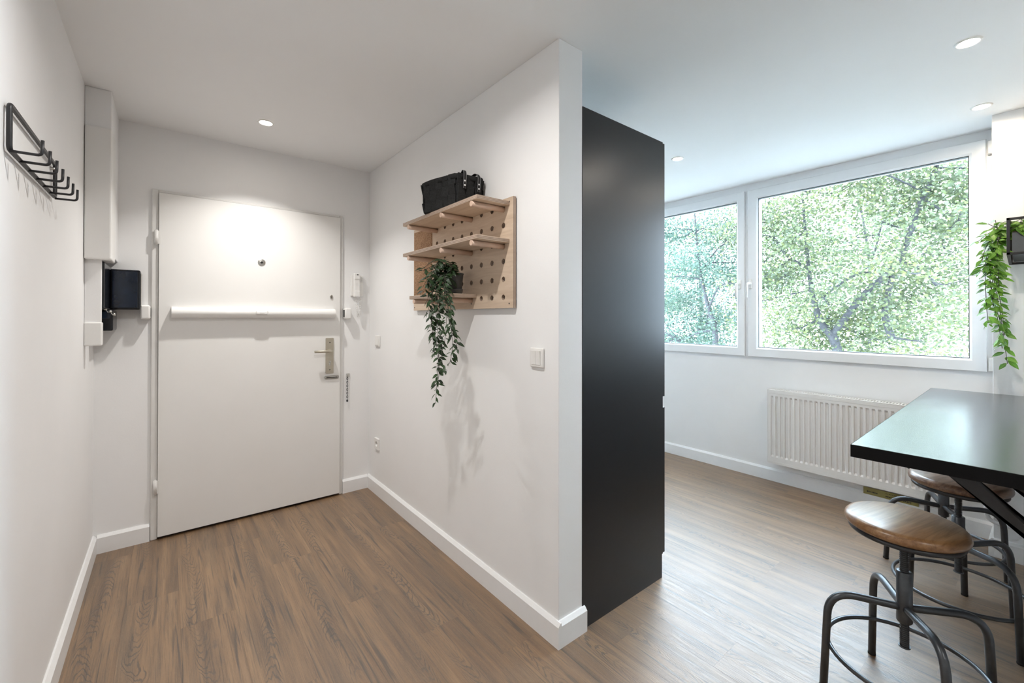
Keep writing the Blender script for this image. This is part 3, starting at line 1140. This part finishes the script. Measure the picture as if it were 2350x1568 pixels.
def barbox(a, b):
    return MB().box((min(a[0], b[0]) - br_, min(a[1], b[1]) - br_, min(a[2], b[2]) - br_), (max(a[0], b[0]) + br_, max(a[1], b[1]) + br_, max(a[2], b[2]) + br_), .001, 1)


xA, xB = -.195, -.0065
for y in (fy0, fy1 - .002):
    add('upright', barbox((xA, y, .042), (xA, y, fz1)), 'blackmetal', wp)
    add('upright', barbox((xB, y, .008), (xB, y, fz1)), 'blackmetal', wp)
    add('side_rail', barbox((xA, y, fz1), (xB, y, fz1)), 'blackmetal', wp)
    add('side_rail', MB().prism([(xA - .006, .036), (xB + .006, .000), (xB + .006, .012), (xA - .006, .048)], y - br_, y + br_, 1), 'blackmetal', wp)
for x, z in ((xA, fz1), (xB, fz1), (xA, .042), (xB, .006)):
    add('cross_rail', barbox((x, fy0, z), (x, fy1 - .002, z)), 'blackmetal', wp)
pot = MB()
pot.prism([(xA + .009, .044), (xB - .009, .014), (xB - .009, .150), (xA + .009, .150)], fy0 + .012, fy1 - .014, 1)
add('planter_trough', pot, 'potgrey', wp)

tp = thing('trailing_plant', 'bright green trailing plant spilling from the black wall planter', 'plant', (XR - .10, .10, 1.752))
add('soil', MB().box((-.075, -.20, -.004), (.075, .028, .006), .003, 1), 'soil', tp)
LG = [leaf_mesh(.048, .023, 'leaf_green', .2, .2), leaf_mesh(.055, .026, 'leaf_green', .15, .3), leaf_mesh(.036, .013, 'leaf_green', .3, .1)]
root = Vector((XR - .12, .10, 1.757))
runs = [
    [(2290, 545, 3.42), (2272, 590, 3.40), (2282, 650, 3.40), (2296, 720, 3.41), (2304, 780, 3.41), (2312, 835, 3.41)],
    [(2288, 540, 3.42), (2276, 600, 3.40), (2290, 660, 3.41), (2300, 720, 3.42), (2306, 770, 3.42)],
    [(2280, 545, 3.42), (2262, 600, 3.39), (2262, 660, 3.39), (2264, 705, 3.39), (2268, 742, 3.39)],
    [(2270, 535, 3.42), (2248, 552, 3.38), (2240, 556, 3.37)],
    [(2286, 560, 3.42), (2262, 610, 3.39), (2242, 630, 3.38), (2230, 632, 3.38)],
    [(2284, 560, 3.42), (2286, 620, 3.40), (2296, 640, 3.41), (2304, 628, 3.41)],
    [(2280, 520, 3.43), (2268, 514, 3.42)],
    [(2292, 530, 3.43), (2284, 505, 3.42)],
    [(2284, 560, 3.41), (2272, 640, 3.39), (2284, 700, 3.40), (2298, 745, 3.41)],
    [(2290, 560, 3.40), (2280, 625, 3.39), (2276, 680, 3.39), (2290, 735, 3.40), (2300, 800, 3.40)],
    [(2276, 545, 3.40), (2258, 580, 3.38), (2254, 600, 3.38)],
    [(2290, 555, 3.39), (2290, 600, 3.38), (2292, 660, 3.39)],
    [(2282, 545, 3.44), (2270, 575, 3.45), (2266, 620, 3.45)],
]
for seq in runs:
    strand(tp, [root + Vector((random.uniform(-.03, .03), random.uniform(-.02, .02), 0)), root + Vector((-.02, .05, .04 * random.random()))] + pxs(seq), LG, .019, .95, (-.75, .25, 0), .0014)
for i in range(7):
    e = root + Vector((random.uniform(-.06, .03), random.uniform(-.05, .08), random.uniform(.02, .075)))
    strand(tp, [root, (root + e) / 2 + Vector((0, 0, .02)), e, e + Vector((-.02, .05, -.03))], LG, .022, .95, (-.75, .3, 0), .0013)

# ------------------------------------------------------------------ tall black cabinet at the end of the partition
tc = thing('tall_cabinet', 'tall matt black kitchen cabinet standing beside the partition end', 'cabinet', (XQ, YP, 0))
add('carcass', rel(tc, MB().box((XQ + .001, YP + .017, .12), (XC - .02, 1.84, ZC - .002))), 'blackboard', tc)
add('side_panel', rel(tc, MB().prism([(XQ + .001, 0.0), (XC - .007, 0.0), (XC - .007, .118), (XC, .118), (XC, ZC), (XQ + .001, ZC)], YP - .001, YP + .016, 1)), 'blackboard', tc)
add('toe_kick', rel(tc, MB().box((XC - .06, YP + .017, 0.0), (XC - .045, 1.84, .117))), 'blackboard', tc)
for z0, z1 in ((.12, .856), (.911, ZC - .003)):
    d = add('door', rel(tc, MB().box((XC + .001, YP + .001, z0), (XC + .021, 1.838, z1), .0012, 1)), 'blackboard', tc)
add('grip_rail', rel(tc, MB().box((XC - .018, YP + .018, .862), (XC - .012, 1.838, .905))), 'chrome', tc)

# ------------------------------------------------------------------ window
WY0, WY1, WZ0, WZ1 = YR, 2.99, .964, H
win = bpy.data.objects.new('window_1', None)
COL.objects.link(win)
win.location = (XW, (WY0 + WY1) / 2, WZ0)
win['kind'] = 'structure'
win['label'] = 'wide white two-casement window looking into tree crowns'
win['category'] = 'window'


def wpart(name, mb, mat, parent=win):
    return add(name, rel(win, mb), mat, parent)


fr = MB()
XB = XW + .075
fr.box((XW, WY0, WZ0), (XB, WY1, 1.03)).box((XW, WY0, 2.345), (XB, WY1, WZ1 - .0)).box((XW, WY0, 1.03), (XB, WY0 + .075, 2.345)).box((XW, WY1 - .075, 1.03), (XB, WY1, 2.345))
wpart('outer_frame', fr, 'upvc')
wpart('mullion', MB().box((XW - .002, 1.572, 1.03), (XB, 1.645, 2.345)), 'upvc')


def mitred(y0, y1, z0, z1, iy0, iy1, iz0, iz1, xf, xb, xi):
    """frame ring: face at xf, glazing bead sloping to xi at the inner edge"""
    m = MB()
    o = [(y0, z0), (y1, z0), (y1, z1), (y0, z1)]
    b = [(iy0 - .012, iz0 - .012), (iy1 + .012, iz0 - .012), (iy1 + .012, iz1 + .012), (iy0 - .012, iz1 + .012)]
    i_ = [(iy0, iz0), (iy1, iz0), (iy1, iz1), (iy0, iz1)]
    e = .004
    o2 = [(y0 + e, z0 + e), (y1 - e, z0 + e), (y1 - e, z1 - e), (y0 + e, z1 - e)]
    rings = [[(xb, *q) for q in o], [(xf + e, *q) for q in o], [(xf, *q) for q in o2], [(xf, *q) for q in b], [(xi, *q) for q in i_], [(xb, *q) for q in i_]]
    pts = [p for r_ in rings for p in r_]
    fc = []
    for j in range(len(rings)):
        jj = (j + 1) % len(rings)
        for k in range(4):
            fc.append((j * 4 + k, j * 4 + (k + 1) % 4, jj * 4 + (k + 1) % 4, jj * 4 + k))
    m.poly(pts, fc)
    return m


sash_defs = [(.244, 1.597, .319 - .003, 1.519), (1.623, 2.955, 1.690, 2.885)]
SZ0, SZ1, GZ0, GZ1 = .990, 2.380, 1.066, 2.303
for si, (y0, y1, g0, g1) in enumerate(sash_defs):
    sash = wpart('sash', mitred(y0, y1, SZ0, SZ1, g0, g1, GZ0, GZ1, XS, XB - .01, XS + .010), 'upvc')
    gm = mitred(g0 - .004, g1 + .004, GZ0 - .004, GZ1 + .004, g0 + .004, g1 - .004, GZ0 + .004, GZ1 - .004, XS + .014, XS + .05, XS + .014)
    wpart('gasket', gm, 'rubber', sash)
    wpart('pane', MB().box((XS + .024, g0, GZ0), (XS + .030, g1, GZ1)), 'glass', sash)
    hyy = (y1 - .022) if si == 0 else (y0 + .040)
    hn = MB()
    hn.box((XS - .010, hyy - .014, 1.555), (XS, hyy + .014, 1.635), .006, 3, True)
    hn.cyl((XS - .008, hyy, 1.598), (XS - .030, hyy, 1.598), .011, 14)
    pth = fillet([(XS - .026, hyy, 1.600), (XS - .052, hyy + .006, 1.598), (XS - .056, hyy + .008, 1.48)], .022)
    hn.tube(pth, .0085, 12, radii=[.0105 - .003 * i / len(pth) for i in range(len(pth))])
    wpart('handle', hn, 'plastic', sash)
for z0, z1 in ((2.285, 2.365), (.995, 1.075)):
    wpart('hinge_cover', MB().box((XS - .004, .2145, z0), (XW, .2385, z1), .004, 2), 'plastic')

# ------------------------------------------------------------------ radiator under the window
rd = thing('radiator', 'white ribbed panel radiator on the wall under the window', 'radiator', (XW, .91, .165))
RY0, RY1, RZ0, RZ1 = .40, 1.412, .168, .747
xf0 = 3.722
rp = MB()
npitch = 30
margin = .012
pitch = (RY1 - RY0 - 2 * margin) / npitch
cols = [RY0]
xs_ = [0.0]
for k in range(npitch):
    ys_ = RY0 + margin + k * pitch
    for fr_, dp in ((.12, 0), (.24, .009), (.62, .009), (.74, 0)):
        cols.append(ys_ + fr_ * pitch)
        xs_.append(dp)
cols.append(RY1)
xs_.append(0.0)
zr = [(RZ0 + .018, 0), (RZ0 + .052, 0), (RZ0 + .066, 1), (RZ1 - .062, 1), (RZ1 - .048, 0), (RZ1 - .030, 0)]
gridv = [[rp.bm.verts.new((xf0 + dp * s, y, z)) for y, dp in zip(cols, xs_)] for z, s in zr]
for a, b in zip(gridv, gridv[1:]):
    for i in range(len(cols) - 1):
        rp.bm.faces.new((a[i], a[i + 1], b[i + 1], b[i]))
rp.box((xf0 - .001, RY0, RZ0), (3.805, RY1, RZ0 + .019))
rp.box((xf0 - .001, RY0, RZ1 - .031), (xf0 + .014, RY1, RZ1 - .006), .003, 2)
rp.box((xf0 + .012, RY0 + .002, RZ0 + .01), (3.80, RY1 - .002, RZ1 - .03))
add('front_panel', rel(rd, rp), 'radiator', rd)
for y in (RY0 - .003, RY1):
    add('side_cover', rel(rd, MB().box((xf0 - .002, y, RZ0 + .004), (3.808, y + .004, RZ1), .001, 1)), 'radiator', rd)
gr = MB()
gr.box((xf0 - .001, RY0, RZ1 - .006), (xf0 + .012, RY1, RZ1), .002, 1)
gr.box((3.79, RY0, RZ1 - .006), (3.806, RY1, RZ1))
for k in range(62):
    y = RY0 + .006 + k * (RY1 - RY0 - .012) / 61
    gr.box((xf0 + .012, y - .0042, RZ1 - .005), (3.79, y + .0042, RZ1 - .001))
add('top_grille', rel(rd, gr), 'radiator', rd)
add('grille_shade', rel(rd, MB().box((xf0 + .014, RY0 + .004, RZ1 - .028), (3.788, RY1 - .004, RZ1 - .02))), 'dark', rd)  # dark sheet stands in for the shade below the grille slots
st = add('sticker', rel(rd, MB().box((XW - BT - .0014, .545, .088), (XW - BT - .0002, .829, .136))), 'sticker', rd)
st['label'] = 'yellow printed sticker strip under the radiator'
for y, z, w_, h_ in ((.79, .104, .055, .010), (.69, .100, .075, .008), (.69, .120, .070, .004), (.60, .113, .045, .004), (.60, .098, .04, .007), (.54, .112, .05, .004)):
    k = 0
    while k * .0085 < w_:
        ww = random.uniform(.004, .007)
        add('print', rel(rd, MB().box((XW - BT - .0018, y - k * .0085 - ww + .02, z), (XW - BT - .0012, y - k * .0085 + .02, z + h_ * random.uniform(.7, 1)))), 'stickerink', st)
        k += 1
hpipe = add('heating_pipe', rel(rd, MB().tube(fillet([(3.535, .232, .36), (3.535, .232, .195), (3.535, -.26, .160)], .05), .010, 12)), 'trim', None)
hpipe.location = rd.location
tag(hpipe, 'white heating pipe bending around the foot of the pier', 'pipe')

# ------------------------------------------------------------------ bar table
TA, TB = Vector((1.759, .416)), Vector((3.566, .453))
nrm = Vector((.034, -1)).normalized()
TD = .70
bt = thing('bar_table', 'black bar table with thick top running from the wall towards the viewer', 'table', (2.66, .10, 0))
TZ = .895
outl = [tuple(TA), tuple(TA + nrm * TD), tuple(TB + Vector((0, -1)) * TD), tuple(TB)]
tt_ = MB().prism(outl, TZ - .040, TZ, 2)
bmesh.ops.bevel(tt_.bm, geom=list(tt_.bm.edges), offset=.0012, segments=1, affect='EDGES')
add('table_top', rel(bt, tt_), 'tabletop', bt)
for (p_, q_) in ((outl[0], outl[1]), (outl[3], outl[0])):
    p_, q_ = Vector(p_), Vector(q_)
    d_ = (q_ - p_).normalized()
    n_ = Vector((d_.y, -d_.x))
    if n_.dot((p_ + q_) / 2 - Vector((2.66, .1))) < 0:
        n_ = -n_
    strip = [tuple(p_), tuple(q_), tuple(q_ + n_ * .0012), tuple(p_ + n_ * .0012)]
    add('edge_band', rel(bt, MB().prism(strip, TZ - .0405, TZ - .0008, 2)), 'edgeband', bt)
for xb in (1.815, 2.20):
    m = MB()
    zt = TZ - .0405
    m.prism([(.208, zt), (.152, zt), (-.297, .40), (-.297, .456 - .012)], xb, xb + .034, 0)
    m.bm.verts.ensure_lookup_table()
    add('diagonal_brace', rel(bt, m), 'blackmetal', bt)
    add('wall_bar', rel(bt, MB().box((xb, -.299, .36), (xb + .034, -.285, zt))), 'blackmetal', bt)


# ------------------------------------------------------------------ bar stools
def make_stool(mat, zs, sb, label, loc, ang):
    t = thing('bar_stool', label, 'stool', loc, ang, 'industrial bar stools at the black table')
    R = .162
    z0 = zs - .036
    prof = [(.001, z0), (R - .012, z0), (R - .003, z0 + .006), (R, z0 + .015), (R - .002, z0 + .025), (R - .009, zs - .003), (R - .02, zs), (.001, zs - .004)]
    so_ = add('seat', MB().lathe(prof, 56), mat, t)
    so_.rotation_euler = (0, 0, random.uniform(-.5, .5) - ang)
    add('seat_pan', MB().lathe([(.03, z0 - .018), (R - .014, z0 - .016), (R - .011, z0 - .012), (R - .011, z0 - .0005), (.03, z0 - .0005)], 48), 'screwgrey', t)
    pr_ = []
    z = sb + .004
    while z < z0 - .017:
        pr_ += [(.0105, z), (.0128, z + .0022), (.0128, z + .0034), (.0105, z + .0056)]
        z += .0064
    scw = add('screw_spindle', MB().lathe(pr_, 20), 'screwgrey', t)
    add('end_disc', MB().lathe([(.016, sb), (.0165, sb + .002), (.016, sb + .004)], 24), 'gunmetal', scw)
    add('column', MB().lathe([(.0135, .281), (.0195, .281), (.0215, .284), (.0215, .4515), (.0195, .453), (.0135, .453)], 28), 'gunmetal', t)
    for k in range(4):
        a = k * PI / 2
        c, s = math.cos(a), math.sin(a)

        def P(r_, z_):
            return (r_ * c, r_ * s, z_)
        pth = [P(.012, .330)] + fillet([P(.03, .331), P(.218, .345), P(.234, .006)], .085, 9)
        lg = add('leg', MB().tube(pth, .0122, 14), 'gunmetal', t)
        add('foot_cap', MB().cyl(P(.2344, 0), P(.2341, .008), .0126, 14), 'dark', lg)
    rr = .2135
    add('foot_ring', MB().tube([(rr * math.cos(2 * PI * i / 64), rr * math.sin(2 * PI * i / 64), .149) for i in range(64)], .0076, 10, closed=True), 'gunmetal', t)
    return t


make_stool('seat_a', .628, .196, 'front bar stool with round golden-brown wooden seat, nearest the viewer', (1.957, .317, 0), .576)
make_stool('seat_b', .622, .211, 'middle bar stool with dark grained seat half under the black table', (2.679, .258, 0), .876)
make_stool('seat_b', .560, .150, 'farthest bar stool, its seat hidden behind the middle stool', (3.166, .358, 0), 1.983)

# ------------------------------------------------------------------ outside: ground, building, trees
GZ = -7.0
struct('ground', MB().box((4.12, -40, GZ - .3), (80, 60, GZ)), 'shaded_ground', 'unseen paved courtyard far below the window, darkened for tree shade', 'courtyard')
bd_ = thing('apartment_building', 'white apartment block glimpsed between the tree crowns', 'building', (31, 13, GZ))
add('facade', MB().box((0, -9, 0), (8, 10, 15)), 'render', bd_)
for fl in range(5):
    for k in range(7):
        z, y = 1.2 + fl * 2.9, -8 + k * 2.6
        wn = add('window', MB().box((-.06, y, z), (.0, y + 1.3, z + 1.5)), 'render', bd_)
        add('pane', MB().box((-.08, y + .08, z + .08), (-.055, y + 1.22, z + 1.42)), 'bglass', wn)
    add('balcony', MB().box((-1.1, -3.2, .2 + fl * 2.9), (0, 2.0, 1.1 + fl * 2.9)), 'render', bd_)

MAT['tleaf'] = tree_leaf('linden_leaf', (.046, .062, .034), (.086, .106, .050), (.140, .152, .054))
MAT['tleaf2'] = tree_leaf('blue_green_leaf', (.034, .060, .046), (.060, .098, .073), (.092, .130, .085))
MAT['bloom'] = plain('dry_reddish_leaf', (.42, .16, .12), .8)


def foliage(centers, per, spread, size, flat=.4):
    cs = np.repeat(np.asarray(centers), per, axis=0)
    N = len(cs)
    pos = cs + rng.normal(size=(N, 3)) * np.array([spread, spread, spread * flat])
    nv = rng.normal(size=(N, 3)) * .75 + np.array([-.25, -.1, .8])
    nv /= np.linalg.norm(nv, axis=1, keepdims=True)
    d = rng.normal(size=(N, 3))
    d -= (d * nv).sum(1, keepdims=True) * nv
    d /= np.linalg.norm(d, axis=1, keepdims=True)
    e = np.cross(nv, d)
    s = (size * rng.uniform(.6, 1.25, N))[:, None]
    K = 6
    v = np.empty((N, K, 3))
    for k, (a, b_, c_) in enumerate(((-.5, 0, 0), (-.22, .36, .07), (.16, .34, .07), (.58, 0, -.05), (.16, -.34, .07), (-.22, -.36, .07))):
        v[:, k] = pos + d * s * a + e * s * b_ + nv * s * c_
    tint = np.repeat(np.clip(rng.normal(.5, .22, N) + np.repeat(rng.normal(0, .16, len(centers)), per), 0, 1), K)
    me = bpy.data.meshes.new('foliage')
    me.vertices.add(N * K)
    me.vertices.foreach_set('co', v.reshape(-1))
    me.loops.add(N * K)
    me.loops.foreach_set('vertex_index', np.arange(N * K, dtype=np.int32))
    me.polygons.add(N)
    me.polygons.foreach_set('loop_start', np.arange(0, N * K, K, dtype=np.int32))
    me.update(calc_edges=True)
    at = me.attributes.new('tint', 'FLOAT', 'POINT')
    at.data.foreach_set('value', tint.astype(np.float32))
    return me


def tree(label, base, limbs, crown_c, crown_r, nclu, per, mat, size=.085, spread=.34):
    t = thing('leafy_tree', label, 'tree', base, 0, 'trees outside the window')
    b = Vector(base)
    for i, (pts, ra, rb) in enumerate(limbs):
        pth = smooth_path([Vector(p) - b for p in pts], 6)
        add('trunk' if i == 0 else 'branch', MB().tube(pth, .1, 9, radii=[.62 * (ra + (rb - ra) * k / (len(pth) - 1)) for k in range(len(pth))]), 'bark', t)
    cc, r_ = np.array(crown_c) - np.array(base), np.array(crown_r)
    u = rng.normal(size=(nclu, 3))
    u /= np.linalg.norm(u, axis=1, keepdims=True)
    rad = rng.uniform(.15, 1, (nclu, 1)) ** .45
    cl = cc + u * rad * r_
    # twigs from limbs to some of the clusters
    nodes = [Vector(p) - b for pts, _, _ in limbs for p in smooth_path(pts, 3) if p[2] > crown_c[2] - crown_r[2]]
    tw = MB()
    for k in range(0, nclu, 4):
        c = Vector(cl[k])
        q = min(nodes, key=lambda o: (o - c).length)
        mid = (q + c) / 2 + Vector(rng.normal(size=3) * .12)
        tw.tube(smooth_path([q, mid, c], 4), .012, 5, radii=[.020 - .016 * i / 8 for i in range(9)])
    o = add('twigs', tw, 'bark', t)
    o['kind'] = 'stuff'
    f = add('foliage', foliage(cl, per, spread, size), mat, t)
    f['kind'] = 'stuff'
    return t


tree('big linden tree filling the right window pane, with forked dark limbs', (9.2, 2.3, GZ),
     [([(9.2, 2.3, GZ), (9.1, 2.2, -3), (9.0, 2.28, .5), (9.0, 2.58, 1.3), (9.05, 2.75, 2.2), (9.1, 2.9, 4.2)], .20, .015),
      ([(9.0, 2.40, 1.0), (9.0, 1.95, 1.7), (9.0, 1.52, 2.2), (9.0, 1.27, 3.05), (9.1, 1.10, 3.6), (9.2, .9, 5.0)], .085, .045),
      ([(9.0, 1.54, 2.2), (8.95, 1.30, 2.10), (8.9, 1.07, 1.80)], .045, .03),
      ([(9.0, 1.6, 1.0), (9.0, 1.68, 1.4), (9.05, 1.6, 2.0)], .085, .06),
      ([(9.0, 2.62, 1.6), (9.0, 2.2, 1.95), (9.1, 1.9, 2.2), (9.2, 1.75, 2.9)], .035, .018),
      ([(9.0, 1.20, 3.1), (9.0, .85, 2.75), (8.9, .55, 2.55)], .03, .015),
      ([(9.05, 2.75, 2.2), (9.1, 3.2, 2.6), (9.2, 3.6, 3.4)], .04, .02)],
     (9.3, 2.2, 2.6), (1.5, 2.3, 2.7), 185, 290, 'tleaf', .050, .34)
tree('blue-green tree seen through the left window pane', (9.5, 4.6, GZ),
     [([(9.5, 4.6, GZ), (9.3, 4.45, -3), (9.0, 4.42, .8), (9.05, 4.60, 1.5), (9.2, 4.9, 2.6), (9.3, 5.1, 4.5)], .15, .015),
      ([(9.0, 4.50, 1.05), (8.95, 4.8, .98), (8.9, 5.15, .80)], .04, .025),
      ([(9.05, 4.60, 1.5), (9.0, 4.35, 1.95), (8.95, 4.0, 2.0), (8.9, 3.75, 1.7)], .035, .018),
      ([(9.2, 4.8, 2.4), (9.1, 4.4, 2.8), (9.0, 4.0, 2.9)], .03, .015)],
     (9.5, 5.4, 2.3), (1.3, 1.45, 2.7), 108, 280, 'tleaf2', .050, .34)
tree('pale tree standing farther back beyond the big linden', (15, 3.2, GZ),
     [([(15, 3.2, GZ), (15, 3.3, -2), (15.1, 3.1, 2), (15, 3.4, 5)], .16, .03),
      ([(15.1, 3.1, 1.5), (15, 2, 3), (15, 1.2, 4)], .07, .03)],
     (15.5, 3.0, 2.2), (1.8, 3.4, 4.2), 120, 190, 'tleaf', .075, .5)
tree('rear tree beyond the blue-green tree, low in the left pane', (17, 9.0, GZ),
     [([(17, 9, GZ), (17, 9.1, -2), (17.1, 9, 2), (17, 9.2, 4)], .2, .06)],
     (17, 9.4, .8), (1.8, 2.4, 3.6), 70, 180, 'tleaf2', .08, .5)
tree('round leafy tree at the far left edge of the left window pane', (12.5, 9.4, GZ),
     [([(12.5, 9.4, GZ), (12.5, 9.3, -2), (12.4, 9.5, 1.5), (12.5, 9.6, 4)], .16, .03)],
     (12.5, 9.4, 1.8), (1.7, 2.0, 3.4), 110, 190, 'tleaf', .06, .42)
